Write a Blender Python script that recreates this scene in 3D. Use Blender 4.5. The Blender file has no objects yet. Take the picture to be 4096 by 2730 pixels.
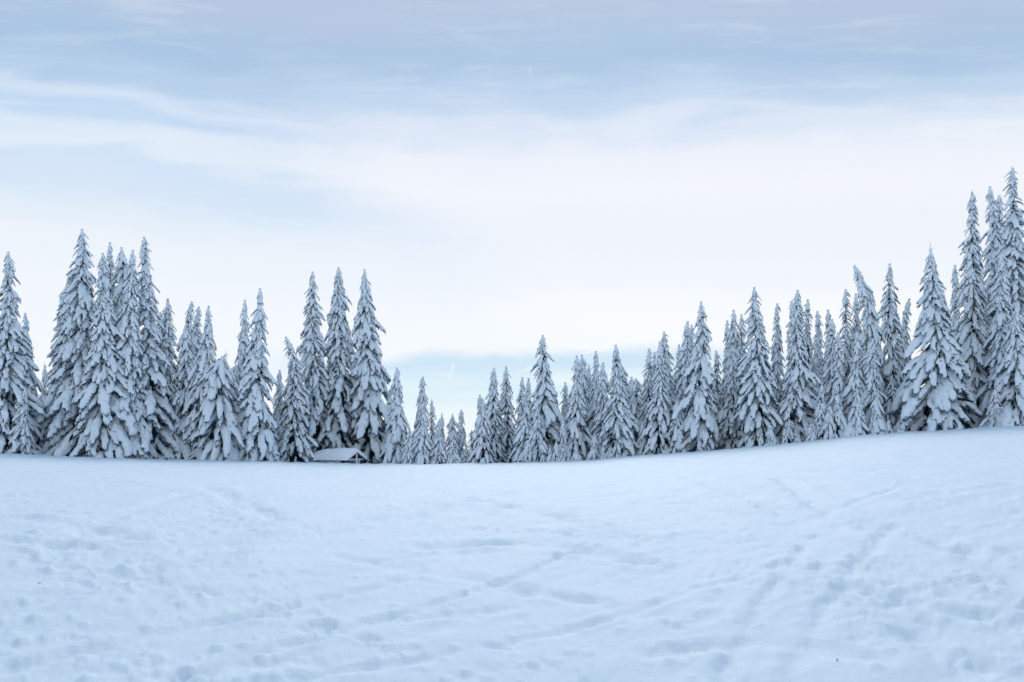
import bpy, math, random
import numpy as np
from mathutils import Vector, Matrix, Euler

scene = bpy.context.scene
COL = scene.collection
R = math.radians

# ------------------------------------------------------------------ camera
F_PX, HOR, CX, CAM_H = 3215.0, 1780.0, 2048.0, 1.7      # focal length / horizon in photograph pixels
cam_d = bpy.data.cameras.new('camera')
cam_d.sensor_width = 36.0
cam_d.lens = 36.0 * F_PX / 4096.0
cam_d.shift_y = (HOR - 1365.0) / 4096.0
cam_d.clip_start, cam_d.clip_end = 0.1, 5000.0
cam = bpy.data.objects.new('camera', cam_d)
cam.location = (0, 0, CAM_H)
cam.rotation_euler = (R(90), 0, 0)
COL.objects.link(cam)
scene.camera = cam

# ------------------------------------------------------------------ sky, sun, exposure
SUN_EL, SUN_AZ = 42.0, 4.0          # high to the front right, behind the cloud sheet
scene.view_settings.view_transform = 'Standard'
scene.view_settings.look = 'None'
scene.view_settings.exposure = 0.05
scene.view_settings.gamma = 1.0
scene.view_settings.use_curve_mapping = False

sun_d = bpy.data.lights.new('sun', 'SUN')
sun_d.energy = 1.5
sun_d.angle = R(36)
sun_d.color = (1.0, 0.95, 0.88)
sun = bpy.data.objects.new('sun', sun_d)
COL.objects.link(sun)
sd = Vector((math.sin(R(SUN_AZ)) * math.cos(R(SUN_EL)), math.cos(R(SUN_AZ)) * math.cos(R(SUN_EL)), math.sin(R(SUN_EL))))
sun.rotation_euler = sd.to_track_quat('Z', 'Y').to_euler()
sun.location = (0, 0, 60)


def lin(c):
    out = []
    for v in c:
        v /= 255.0
        out.append(v / 12.92 if v <= 0.04045 else ((v + 0.055) / 1.055) ** 2.4)
    return (*out, 1.0)


class NT:
    """small helper for node trees"""
    def __init__(self, nt):
        self.t = nt

    def n(self, typ, **kw):
        nd = self.t.nodes.new(typ)
        for k, v in kw.items():
            setattr(nd, k, v)
        return nd

    def link(self, a, b):
        self.t.links.new(a, b)

    def put(self, sock, v):
        if hasattr(v, 'is_output') or hasattr(v, 'links'):
            self.link(v, sock)
        else:
            sock.default_value = v

    def m(self, op, a, b=None, c=None, clamp=False):
        nd = self.n('ShaderNodeMath', operation=op, use_clamp=clamp)
        self.put(nd.inputs[0], a)
        if b is not None:
            self.put(nd.inputs[1], b)
        if c is not None:
            self.put(nd.inputs[2], c)
        return nd.outputs[0]

    def sstep(self, v, lo, hi):
        nd = self.n('ShaderNodeMapRange', interpolation_type='SMOOTHSTEP')
        self.put(nd.inputs[0], v)
        self.put(nd.inputs[1], lo)
        self.put(nd.inputs[2], hi)
        nd.inputs[3].default_value = 0.0
        nd.inputs[4].default_value = 1.0
        return nd.outputs[0]

    def mix(self, f, a, b, blend='MIX'):
        nd = self.n('ShaderNodeMix', data_type='RGBA', blend_type=blend)
        self.put(nd.inputs[0], f)
        self.put(nd.inputs[6], a)
        self.put(nd.inputs[7], b)
        return nd.outputs[2]

    def noise(self, vec, scale, detail=4, rough=0.5, dist=0.0):
        nd = self.n('ShaderNodeTexNoise')
        if vec is not None:
            self.link(vec, nd.inputs['Vector'])
        nd.inputs['Scale'].default_value = scale
        nd.inputs['Detail'].default_value = detail
        nd.inputs['Roughness'].default_value = rough
        nd.inputs['Distortion'].default_value = dist
        return nd.outputs[0]

    def comb(self, x, y, z):
        nd = self.n('ShaderNodeCombineXYZ')
        for s, v in zip(nd.inputs, (x, y, z)):
            self.put(s, v)
        return nd.outputs[0]

    def ramp(self, fac, stops):
        nd = self.n('ShaderNodeValToRGB')
        cr = nd.color_ramp
        cr.interpolation = 'EASE'
        while len(cr.elements) < len(stops):
            cr.elements.new(0.5)
        for e, (p, c) in zip(cr.elements, sorted(stops)):
            e.position = p
        for e, (p, c) in zip(cr.elements, sorted(stops)):
            e.color = lin(c)
        self.link(fac, nd.inputs[0])
        return nd.outputs[0]


world = bpy.data.worlds.new('World')
scene.world = world
world.use_nodes = True
world.node_tree.nodes.clear()
w = NT(world.node_tree)
tc = w.n('ShaderNodeTexCoord')
sep = w.n('ShaderNodeSeparateXYZ')
w.link(tc.outputs['Generated'], sep.inputs[0])
X, Y, Z = sep.outputs
# the cloud sheet is a flat layer whose edge runs across the view, so its bands are straight
el = w.m('MULTIPLY', w.m('ARCTAN2', Z, w.m('SQRT', w.m('ADD', w.m('MULTIPLY', Y, Y), w.m('MULTIPLY', w.m('MULTIPLY', X, X), 0.1)))), 57.2958)
az = w.m('MULTIPLY', w.m('ARCTAN2', X, Y), 57.2958)               # degrees right of the view
def cloud_vec(sx, sy, off):
    # vertical streaking in elevation, seamless around the whole compass
    h = w.m('SQRT', w.m('ADD', w.m('MULTIPLY', X, X), w.m('MULTIPLY', Y, Y)))
    h = w.m('MAXIMUM', h, 0.02)
    return w.comb(w.m('MULTIPLY', w.m('DIVIDE', X, h), sx), w.m('MULTIPLY', w.m('DIVIDE', Y, h), sx),
                  w.m('ADD', w.m('MULTIPLY', el, sy), off))
n_big = w.noise(cloud_vec(2.2, 0.085, 0.0), 1.0, 3, 0.5, 0.4)
n_str = w.noise(cloud_vec(2.6, 0.42, 7.0), 1.0, 5, 0.55, 0.6)
n_fine = w.noise(cloud_vec(9.0, 1.3, 3.0), 1.0, 5, 0.6, 0.5)
n_edge = w.noise(cloud_vec(8.0, 0.30, 21.0), 1.0, 4, 0.5, 0.3)
warp = w.m('ADD', w.m('MULTIPLY', w.m('SUBTRACT', n_big, 0.5), 1.6), w.m('ADD', w.m('MULTIPLY', w.m('SUBTRACT', n_str, 0.5), 3.2), w.m('MULTIPLY', w.m('SUBTRACT', n_edge, 0.5), 2.4)))
warp = w.m('MULTIPLY', warp, w.sstep(el, 4.0, 14.0))
e_w = w.m('ADD', el, warp)
fac = w.m('DIVIDE', e_w, 90.0, clamp=True)
def P(stops):
    return [(d / 90.0, c) for d, c in stops]
main = w.ramp(fac, P([(0, (247, 250, 254)), (6, (250, 252, 255)), (9, (252, 253, 255)), (12, (244, 247, 253)), (15, (241, 245, 252)),
                      (18, (245, 247, 253)), (20.2, (239, 243, 252)), (21.6, (222, 233, 248)), (23.4, (194, 215, 239)), (25.8, (172, 198, 227)),
                      (28.5, (181, 198, 224)), (34, (172, 196, 226)), (50, (158, 187, 222)), (88, (150, 182, 220))]))
fac_l = w.m('DIVIDE', w.m('ADD', e_w, w.m('MULTIPLY', w.m('ADD', az, 20.0), 0.10)), 90.0, clamp=True)
left = w.ramp(fac_l, P([(0, (247, 250, 254)), (10, (245, 249, 254)), (13.5, (240, 245, 252)), (15.3, (228, 239, 250)), (17.0, (211, 229, 248)),
                      (18.4, (207, 227, 248)), (19.4, (226, 238, 249)), (20.4, (222, 235, 249)), (21.4, (192, 217, 244)),
                      (22.2, (214, 229, 248)), (23.5, (180, 206, 234)), (26, (169, 197, 227)), (29, (179, 200, 227)), (34, (172, 196, 226)),
                      (50, (158, 187, 222)), (88, (150, 182, 220))]))
# the thick white sheet opens out to the right of a slanting edge
edge = w.m('ADD', w.m('ADD', az, w.m('MULTIPLY', w.m('SUBTRACT', el, 19.0), 1.1)), w.m('MULTIPLY', w.m('SUBTRACT', n_big, 0.5), 16.0))
clouds = w.mix(w.sstep(edge, -17.0, -5.0), w.mix(0.12, left, main), main)
clouds = w.mix(w.m('MULTIPLY', w.sstep(n_fine, 0.45, 0.72), w.m('MULTIPLY', 0.2, w.sstep(n_big, 0.38, 0.62))), clouds, lin((240, 245, 252)))
# clear strip of pale blue under the edge of the sheet
clear = w.ramp(w.m('DIVIDE', el, 9.0, clamp=True), [(0.0, (242, 249, 253)), (0.2, (234, 246, 252)), (0.45, (214, 237, 248)), (0.66, (203, 228, 246)), (0.8, (199, 221, 243)), (1.0, (205, 226, 243))])
wisps = w.m('MULTIPLY', w.sstep(w.m('ADD', w.m('MULTIPLY', n_str, .6), w.m('MULTIPLY', n_edge, .4)), 0.46, 0.64), 0.75)
clear = w.mix(wisps, clear, lin((240, 247, 252)))
lip = w.m('ADD', w.m('ADD', el, w.m('ADD', w.m('MULTIPLY', w.m('SUBTRACT', n_big, 0.5), 2.6), w.m('MULTIPLY', w.m('SUBTRACT', n_edge, 0.5), 2.4))), w.m('MULTIPLY', az, -0.02))
gap = w.m('MULTIPLY', w.m('SUBTRACT', 1.0, w.sstep(lip, 5.6, 6.8)), w.m('MULTIPLY', w.sstep(az, -19.0, -12.0), w.m('SUBTRACT', 1.0, w.sstep(az, 14.0, 30.0))))
clouds = w.mix(gap, clouds, clear)
# short bright contrails
def streak(col, a0, e0, a1, e1, wd, amt):
    dx, dy = a1 - a0, e1 - e0
    L2 = dx * dx + dy * dy
    t = w.m('DIVIDE', w.m('ADD', w.m('MULTIPLY', w.m('SUBTRACT', az, a0), dx), w.m('MULTIPLY', w.m('SUBTRACT', el, e0), dy)), L2, clamp=True)
    px = w.m('SUBTRACT', w.m('SUBTRACT', az, a0), w.m('MULTIPLY', t, dx))
    py = w.m('SUBTRACT', w.m('SUBTRACT', el, e0), w.m('MULTIPLY', t, dy))
    d = w.m('SQRT', w.m('ADD', w.m('MULTIPLY', px, px), w.m('MULTIPLY', py, py)))
    width = w.m('MULTIPLY', w.m('ADD', 0.25, w.m('MULTIPLY', t, 0.9)), wd)
    f = w.m('MULTIPLY', w.m('SUBTRACT', 1.0, w.m('DIVIDE', d, width), clamp=True), amt)
    return w.mix(f, col, lin((253, 254, 255)))
def ang(xd, yd):
    x, y = (xd * 1.7408 - CX) / F_PX, (HOR - yd * 1.7408) / F_PX
    return math.degrees(math.atan(x)), math.degrees(math.atan(y / math.sqrt(1 + .1 * x * x)))
for p0, p1, wd, amt in (((1030, 871), (1042, 838), .13, .5), ((1190, 856), (1226, 843), .16, .55), ((1338, 815), (1400, 796), .24, .65), ((1224, 180), (1217, 156), .07, .35)):
    clouds = streak(clouds, *ang(*p0), *ang(*p1), wd, amt)
clouds = w.mix(0.10, clouds, w.mix(n_fine, lin((205, 216, 232)), lin((255, 255, 255))), 'SOFT_LIGHT')
sky = w.n('ShaderNodeTexSky', sky_type='NISHITA', sun_disc=False)
sky.sun_elevation = R(SUN_EL)
sky.sun_rotation = R(SUN_AZ)
sky.altitude = 1400
bg_sky = w.n('ShaderNodeBackground')
w.link(sky.outputs[0], bg_sky.inputs[0])
bg_sky.inputs[1].default_value = 0.10
bg_cl = w.n('ShaderNodeBackground')
w.link(clouds, bg_cl.inputs[0])
bg_cl.inputs[1].default_value = 0.975
mx = w.n('ShaderNodeMixShader')
mx.inputs[0].default_value = 0.93
w.link(bg_sky.outputs[0], mx.inputs[1])
w.link(bg_cl.outputs[0], mx.inputs[2])
wo = w.n('ShaderNodeOutputWorld')
w.link(mx.outputs[0], wo.inputs[0])

# ------------------------------------------------------------------ numeric helpers
rng = np.random.default_rng(11)
random.seed(5)
_perm = rng.permutation(4096)
_grad = rng.uniform(0, 2 * np.pi, 4096)


def perlin(x, y, seed=0):
    xi, yi = np.floor(x).astype(np.int64), np.floor(y).astype(np.int64)
    fx, fy = x - xi, y - yi
    u = fx * fx * fx * (fx * (fx * 6 - 15) + 10)
    v = fy * fy * fy * (fy * (fy * 6 - 15) + 10)

    def g(ix, iy, dx, dy):
        a = _grad[_perm[(_perm[(ix + seed * 131) & 4095] + iy) & 4095]]
        return np.cos(a) * dx + np.sin(a) * dy
    a = g(xi, yi, fx, fy)
    b = g(xi + 1, yi, fx - 1, fy)
    c = g(xi, yi + 1, fx, fy - 1)
    d = g(xi + 1, yi + 1, fx - 1, fy - 1)
    return (a + (b - a) * u) * (1 - v) + (c + (d - c) * u) * v


def fbm(x, y, octv, seed=0, gain=0.5):
    s, amp = 0.0, 1.0
    for o in range(octv):
        s = s + amp * perlin(x * 2 ** o + 17.3 * o, y * 2 ** o - 9.1 * o, seed + o)
        amp *= gain
    return s


def smooth(t):
    t = np.clip(t, 0, 1)
    return t * t * (3 - 2 * t)


# crest of the snowfield, where the trees start: photograph column -> line and distance
_cx = np.array([-3000, 0, 165, 400, 700, 1050, 1400, 1700, 2000, 2300, 2500, 2650, 2800, 3000, 3200, 3400, 3600, 3800, 4096, 7000], float)
_cy = np.array([1760, 1816, 1822, 1833, 1841, 1846, 1856, 1858, 1853, 1847, 1829, 1817, 1806, 1790, 1770, 1746, 1729, 1719, 1703, 1640], float)
_dx = np.array([-3000, 0, 1400, 2000, 2600, 3300, 4096, 7000], float)
_dd = np.array([60, 66, 74, 76, 72, 66, 60, 56], float)


def crest(u):
    px = CX + np.clip(u, -1.5, 1.5) * F_PX
    D = np.interp(px, _dx, _dd)
    yc = np.interp(px, _cx, _cy)
    return D, CAM_H - (yc - HOR) / F_PX * D


def base_height(x, y):
    x, y = np.asarray(x, float), np.asarray(y, float)
    yy = np.maximum(y, 0.3)
    u = x / yy
    D, zc = crest(u)
    r = np.hypot(x, y)
    Dr = D * np.sqrt(1 + np.clip(u, -1.5, 1.5) ** 2)
    t = r / Dr
    front = smooth((y + 6) / 12)
    z = zc * np.minimum(t, 1) ** 1.35 * front
    over = np.maximum(r - Dr, 0)
    drop = np.where(over < 8, 0.030 * over ** 2 * 0.9, 1.73 + (over - 8) * 0.05)
    dip = 3.0 * (1 - np.minimum(r / 32.0, 1)) ** 2 * front  # added slope: near ground leans away from the sun to darken the foreground
    return z - drop * front - dip


def at(xd, yd):
    """display pixel (2353 wide) -> ground point"""
    xs, ys = xd * 1.7408, yd * 1.7408
    u, v = (xs - CX) / F_PX, (HOR - ys) / F_PX
    Yl = 10.0
    for _ in range(40):
        z = float(base_height(u * Yl, Yl))
        Yn = (z - CAM_H) / v if v < -1e-4 else 80
        Yl = Yl + 0.6 * (min(max(Yn, 1.5), 80) - Yl)
    return u * Yl, Yl


# ------------------------------------------------------------------ materials
def material(name):
    m = bpy.data.materials.new(name)
    m.use_nodes = True
    m.node_tree.nodes.clear()
    t = NT(m.node_tree)
    b = t.n('ShaderNodeBsdfPrincipled')
    o = t.n('ShaderNodeOutputMaterial')
    t.link(b.outputs[0], o.inputs[0])
    return m, t, b


def mat_ground():
    m, t, b = material('field_snow')
    pos = t.n('ShaderNodeNewGeometry').outputs['Position']
    n1 = t.noise(pos, 0.8, 5, 0.55)
    n2 = t.noise(pos, 9.0, 7, 0.68)
    n3 = t.noise(pos, 90.0, 3, 0.6)
    col = t.mix(t.sstep(n1, 0.3, 0.7), (0.695, 0.795, 0.865, 1), (0.74, 0.825, 0.885, 1))
    t.link(col, b.inputs['Base Color'])
    b.inputs['Roughness'].default_value = 0.56
    b.inputs['IOR'].default_value = 1.31
    h = t.m('ADD', t.m('MULTIPLY', n2, 0.75), t.m('MULTIPLY', n3, 0.25))
    bp = t.n('ShaderNodeBump')
    bp.inputs['Strength'].default_value = 0.5
    bp.inputs['Distance'].default_value = 0.06
    t.link(h, bp.inputs['Height'])
    t.link(bp.outputs[0], b.inputs['Normal'])
    return m


def mat_tree_snow():
    """snow lies on what faces up, frosted needles show underneath"""
    m, t, b = material('bough_snow')
    geo = t.n('ShaderNodeNewGeometry')
    sp = t.n('ShaderNodeSeparateXYZ')
    t.link(geo.outputs['Normal'], sp.inputs[0])
    n1 = t.noise(geo.outputs['Position'], 9.0, 4, 0.6)
    n2 = t.noise(geo.outputs['Position'], 2.2, 3, 0.55)
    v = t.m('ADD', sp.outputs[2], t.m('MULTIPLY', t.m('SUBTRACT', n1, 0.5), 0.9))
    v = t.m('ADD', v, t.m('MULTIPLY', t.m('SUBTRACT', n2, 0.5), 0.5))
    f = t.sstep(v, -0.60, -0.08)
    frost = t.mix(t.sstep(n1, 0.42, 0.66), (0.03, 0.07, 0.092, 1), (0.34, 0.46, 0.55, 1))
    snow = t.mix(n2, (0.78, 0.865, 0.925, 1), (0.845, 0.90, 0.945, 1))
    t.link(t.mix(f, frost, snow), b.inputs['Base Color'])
    b.inputs['Roughness'].default_value = 0.7
    b.inputs['Specular IOR Level'].default_value = 0.25
    bp = t.n('ShaderNodeBump')
    bp.inputs['Strength'].default_value = 0.45
    bp.inputs['Distance'].default_value = 0.08
    t.link(n1, bp.inputs['Height'])
    t.link(bp.outputs[0], b.inputs['Normal'])
    return m


def mat_simple(name, c0, c1, scale, rough=0.85, lo=0.4, hi=0.65, detail=4):
    m, t, b = material(name)
    pos = t.n('ShaderNodeNewGeometry').outputs['Position']
    n1 = t.noise(pos, scale, detail, 0.6)
    t.link(t.mix(t.sstep(n1, lo, hi), (*c0, 1), (*c1, 1)), b.inputs['Base Color'])
    b.inputs['Roughness'].default_value = rough
    b.inputs['Specular IOR Level'].default_value = 0.2
    return m


M_GROUND = mat_ground()
M_SNOW = mat_tree_snow()
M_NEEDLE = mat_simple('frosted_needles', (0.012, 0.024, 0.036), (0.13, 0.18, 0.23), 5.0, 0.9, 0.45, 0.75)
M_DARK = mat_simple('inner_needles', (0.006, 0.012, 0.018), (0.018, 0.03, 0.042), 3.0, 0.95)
M_BARK = mat_simple('bark', (0.03, 0.026, 0.024), (0.075, 0.065, 0.058), 6.0, 0.9)
M_WOOD = mat_simple('weathered_wood', (0.045, 0.05, 0.05), (0.13, 0.13, 0.125), 12.0, 0.85)
M_CAP = mat_simple('roof_snow', (0.85, 0.89, 0.935), (0.88, 0.91, 0.945), 3.0, 0.65)
M_FROSTWOOD = mat_simple('snowed_wood', (0.45, 0.49, 0.53), (0.80, 0.84, 0.89), 5.0, 0.8, 0.35, 0.6)
M_PANEL = mat_simple('sign_paint', (0.52, 0.55, 0.60), (0.66, 0.69, 0.74), 8.0, 0.6)
M_PRINT = mat_simple('sign_print', (0.10, 0.11, 0.14), (0.16, 0.17, 0.20), 40.0, 0.7)
M_TWIG = mat_simple('twig_bark', (0.06, 0.05, 0.045), (0.12, 0.10, 0.09), 30.0, 0.9)


# ------------------------------------------------------------------ mesh helpers
def mesh_from(name, V, Fc, mats, midx=None, smooth_shade=True):
    """V (n,3) array, Fc (m,3) or (m,4) array"""
    me = bpy.data.meshes.new(name)
    V = np.ascontiguousarray(V, dtype=np.float32)
    Fc = np.ascontiguousarray(Fc, dtype=np.int32)
    k = Fc.shape[1]
    me.vertices.add(len(V))
    me.vertices.foreach_set('co', V.ravel())
    me.loops.add(Fc.size)
    me.loops.foreach_set('vertex_index', Fc.ravel())
    me.polygons.add(len(Fc))
    me.polygons.foreach_set('loop_start', np.arange(0, Fc.size, k, dtype=np.int32))
    for mt in mats:
        me.materials.append(mt)
    if midx is not None:
        me.polygons.foreach_set('material_index', np.ascontiguousarray(midx, dtype=np.int32))
    me.update(calc_edges=True)
    if smooth_shade:
        me.polygons.foreach_set('use_smooth', np.ones(len(Fc), dtype=bool))
    me.validate()
    return me


def link(name, me, parent=None):
    o = bpy.data.objects.new(name, me)
    COL.objects.link(o)
    if parent is not None:
        o.parent = parent
    return o


def tag(o, label=None, cat=None, group=None, kind=None):
    for k, v in (('label', label), ('category', cat), ('group', group), ('kind', kind)):
        if v:
            o[k] = v
    return o


def quads_to_tris(q):
    q = np.asarray(q)
    return np.concatenate([q[:, [0, 1, 2]], q[:, [0, 2, 3]]])


def tube(pts, rads, n=8, cap=True):
    """tapered tube along points -> verts, tri faces"""
    pts = [Vector(p) for p in pts]
    V, Fq = [], []
    up = Vector((0.13, 0.21, 0.97))
    for i, p in enumerate(pts):
        d = (pts[min(i + 1, len(pts) - 1)] - pts[max(i - 1, 0)])
        d = d.normalized() if d.length > 1e-9 else Vector((0, 0, 1))
        ref = up if abs(d.dot(up)) < 0.95 else Vector((1, 0, 0))
        a = d.cross(ref).normalized()
        b = d.cross(a)
        for k in range(n):
            th = 2 * math.pi * k / n
            V.append(p + (a * math.cos(th) + b * math.sin(th)) * rads[i])
    for i in range(len(pts) - 1):
        for k in range(n):
            k2 = (k + 1) % n
            Fq.append((i * n + k, i * n + k2, (i + 1) * n + k2, (i + 1) * n + k))
    T = quads_to_tris(Fq).tolist()
    if cap:
        for ring, flip in ((0, True), (len(pts) - 1, False)):
            c = len(V)
            V.append(pts[ring])
            for k in range(n):
                a_, b_ = ring * n + k, ring * n + (k + 1) % n
                T.append((c, b_, a_) if flip else (c, a_, b_))
    return np.array([tuple(v) for v in V], float), np.array(T, int)


class Soup:
    def __init__(self):
        self.V, self.F, self.M, self.n = [], [], [], 0

    def add(self, V, T, m=0):
        self.V.append(np.asarray(V, float))
        self.F.append(np.asarray(T, int) + self.n)
        self.M.append(np.full(len(T), m, int) if np.isscalar(m) else np.asarray(m, int))
        self.n += len(V)
        return self

    def box(self, lo, hi, m=0, M=None):
        x0, y0, z0 = lo
        x1, y1, z1 = hi
        V = np.array([(x0, y0, z0), (x1, y0, z0), (x1, y1, z0), (x0, y1, z0), (x0, y0, z1), (x1, y0, z1), (x1, y1, z1), (x0, y1, z1)], float)
        if M is not None:
            V = np.array([tuple(M @ Vector(v)) for v in V])
        return self.add(V, quads_to_tris([(0, 3, 2, 1), (4, 5, 6, 7), (0, 1, 5, 4), (1, 2, 6, 5), (2, 3, 7, 6), (3, 0, 4, 7)]), m)

    def mesh(self, name, mats, sm=True):
        return mesh_from(name, np.concatenate(self.V), np.concatenate(self.F), mats, np.concatenate(self.M), sm)


# ------------------------------------------------------------------ ground: one sheet, trampled snow
def build_ground():
    th_f = np.linspace(-36.5, 36.5, 720)
    th_l = np.linspace(-180, -36.5, 70)[:-1]
    th_r = np.linspace(36.5, 180, 70)[1:-1]
    th = np.radians(np.concatenate([th_l, th_f, th_r]))
    rr = [0.4]
    while rr[-1] < 4:
        rr.append(rr[-1] * 1.12)
    while rr[-1] < 30:
        rr.append(rr[-1] * 1.0075)
    while rr[-1] < 95:
        rr.append(rr[-1] + 0.30)
    while rr[-1] < 2600:
        rr.append(rr[-1] * 1.10)
    rr = np.array(rr)
    nr, na = len(rr), len(th)
    RR, TH = np.meshgrid(rr, th, indexing='ij')
    x, y = RR * np.sin(TH), RR * np.cos(TH)
    z = base_height(x, y)
    near = smooth((70 - RR) / 40)
    fade = smooth((110 - RR) / 20)
    # soft large undulation and wind texture
    z += fade * (0.11 * fbm(x / 5.5, y / 7.5, 3, 1) * (0.35 + 0.65 * near))
    ca, sa = math.cos(R(-24)), math.sin(R(-24))
    xr, yr = x * ca - y * sa, x * sa + y * ca
    z += fade * 0.038 * fbm(xr / 2.2, yr / 0.75, 4, 9) * (.3 + .7 * near)

    u_ = np.sin(TH) / np.maximum(np.cos(TH), .1)
    Dr_ = crest(u_)[0] * np.sqrt(1 + np.clip(u_, -1.5, 1.5) ** 2)
    z += np.exp(-((RR - Dr_ - .8) / 1.4) ** 2) * (.10 * fbm(x / 1.3, y / 1.3, 3, 71) + .07 * np.maximum(perlin(x / 3.1, y / 3.1, 75), 0))

    # where the snow is chopped up, where it is smooth
    chop = smooth((fbm(x / 6.0, y / 9.0, 3, 21) + 0.28) / 0.5)

    def blob(xd, yd, rx, ry):
        cx, cy = at(xd, yd)
        ax, _ = at(xd + rx, yd)
        _, by0 = at(xd, yd - ry)
        return np.exp(-(((x - cx) / max(abs(ax - cx), .1)) ** 2 + ((y - cy) / max(abs(by0 - cy), .1)) ** 2))
    calm = np.clip(blob(830, 1290, 420, 40) + 0.9 * blob(1900, 1050, 400, 25), 0, 1)
    rough = np.clip(blob(350, 1300, 330, 60) + blob(1250, 1210, 330, 40) + blob(1780, 1330, 260, 50) + blob(2150, 1350, 220, 80) + .8 * blob(560, 1150, 160, 30), 0, 1)
    chop = np.clip(np.maximum(chop * 0.75, rough) * (1 - 0.93 * calm), 0, 1)
    def rot(a):
        c_, s_ = math.cos(a), math.sin(a)
        return x * c_ + y * s_, -x * s_ + y * c_
    p1, q1 = rot(R(52))
    p2, q2 = rot(R(118))
    side = smooth((x - 1.5) / 5)
    nn = fbm(p1 / 1.6, q1 / .55, 4, 33, .52) * (1 - side) + fbm(p2 / 1.5, q2 / .6, 4, 34, .52) * side
    lumps = np.maximum(nn - 0.05, 0) - 0.6 * np.maximum(-nn - 0.10, 0)
    z += fade * chop * 0.050 * lumps * (0.25 + 0.75 * near)
    z += fade * (0.55 + chop) * 0.017 * fbm(x / 0.22, y / 0.26, 4, 41, .6)
    z += fade * 0.085 * (1 - near) * fbm(x / 1.1, y / 1.6, 3, 55)

    # ski and sledge tracks, drawn as lines on the ground
    tracks = [([(0, 1405), (300, 1332), (560, 1250), (760, 1207), (1000, 1167), (1250, 1122)], .30, .10, .10),
              ([(0, 1540), (350, 1455), (700, 1385), (900, 1340), (1060, 1272)], .16, .07, .07),
              ([(380, 1566), (650, 1480), (1000, 1385), (1180, 1330), (1400, 1232)], .14, .085, .06),
              ([(600, 1566), (900, 1520), (1180, 1462), (1400, 1420), (1700, 1330)], .13, .06, .05),
              ([(930, 1172), (1100, 1150), (1300, 1198), (1450, 1243)], .4, .10, .10),
              ([(980, 1258), (1250, 1252), (1480, 1294)], .28, .11, .09),
              ([(1480, 1068), (1650, 1118), (1760, 1160), (1830, 1200)], .35, .08, .05),
              ([(1790, 1100), (1900, 1180), (2100, 1212), (2230, 1262)], .3, .09, .06),
              ([(2000, 1212), (2200, 1255), (2353, 1345)], .25, .09, .06),
              ([(1870, 1310), (2000, 1372), (2250, 1412)], .2, .10, .06),
              ([(1820, 1566), (1900, 1400), (2050, 1200)], .17, .07, .04),
              ([(1650, 1566), (1760, 1380), (1870, 1230)], .15, .07, .04),
              ([(2050, 1400), (2150, 1500), (2353, 1566)], .22, .10, .07),
              ([(0, 1190), (150, 1202), (300, 1240)], .4, .10, .08),
              ([(470, 1120), (560, 1160), (640, 1195)], .35, .09, .08),
              ([(0, 1240), (100, 1250), (190, 1262)], .3, .11, .08),
              ([(1500, 1500), (1750, 1480), (2000, 1520)], .2, .06, .05),
              ([(700, 1500), (500, 1540), (300, 1566)], .18, .08, .05)]
    rt = np.random.default_rng(8)
    for _ in range(16):                                   # fainter old ski tracks criss-crossing
        x0, y0 = rt.uniform(-200, 2500), rt.uniform(1120, 1560)
        dx_, dy_ = rt.uniform(350, 900) * rt.choice([-1, 1]), -rt.uniform(40, 200)
        bow = rt.uniform(-40, 40)
        tracks.append(([(x0 + dx_ * q, max(y0 + dy_ * q + bow * math.sin(math.pi * q), 1085)) for q in np.linspace(0, 1, 6)], rt.uniform(.12, .28), rt.uniform(.025, .055), rt.uniform(.02, .04)))
    band = (RR > 3) & (RR < 62)
    bi = np.nonzero(band)
    bx, by = x[bi], y[bi]
    dz = np.zeros(len(bx))
    wob = 0.5 * perlin(bx / 0.5, by / 0.5, 61) + 0.35 * perlin(bx / 0.17, by / 0.17, 62)
    brk = perlin(bx / 1.1, by / 1.1, 63) + .5 * perlin(bx / .4, by / .4, 64)
    for pts, wdt, dep, rim in tracks:
        P_ = np.array([at(*p) for p in pts])
        best = np.full(len(bx), 1e9)
        side = np.zeros(len(bx))
        for (ax, ay), (cx, cy) in zip(P_[:-1], P_[1:]):
            ex, ey = cx - ax, cy - ay
            L2 = ex * ex + ey * ey
            t = np.clip(((bx - ax) * ex + (by - ay) * ey) / L2, 0, 1)
            ddx, ddy = bx - ax - t * ex, by - ay - t * ey
            d = np.hypot(ddx, ddy)
            s = np.sign(ex * ddy - ey * ddx)
            upd = d < best
            best = np.where(upd, d, best)
            side = np.where(upd, s, side)
        sdist = best * side / wdt + wob * 1.1
        dz += -dep * np.exp(-sdist ** 2 * 1.3) * np.clip(.85 + 1.2 * brk, 0, 1.4) + rim * .6 * np.exp(-(np.abs(sdist) - 1.7) ** 2 * 1.6) * np.clip(.6 + 1.4 * brk, 0, 1.4)
    z[bi] += dz * smooth((62 - RR[bi]) / 30) * 0.78

    # boot prints and broken crumbs
    rs = np.random.default_rng(3)
    prints = []
    for xd, yd, sx, sy, n in ((1730, 1310, 170, 35, 60), (560, 1165, 90, 25, 30), (1330, 1150, 120, 20, 22), (300, 1330, 260, 45, 60), (2120, 1400, 180, 70, 50), (900, 1430, 500, 60, 60),
                              (1500, 1450, 500, 70, 50), (1250, 1230, 220, 18, 36), (1950, 1120, 300, 30, 40), (300, 1120, 250, 25, 40), (1400, 1100, 200, 20, 24), (90, 1250, 90, 12, 10)):
        for _ in range(int(n * .36)):
            prints.append(at(xd + rs.normal() * sx * .7, min(max(yd + rs.normal() * sy * .7, 1080), 1620)))
    dth = th_f[1] - th_f[0]
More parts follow.
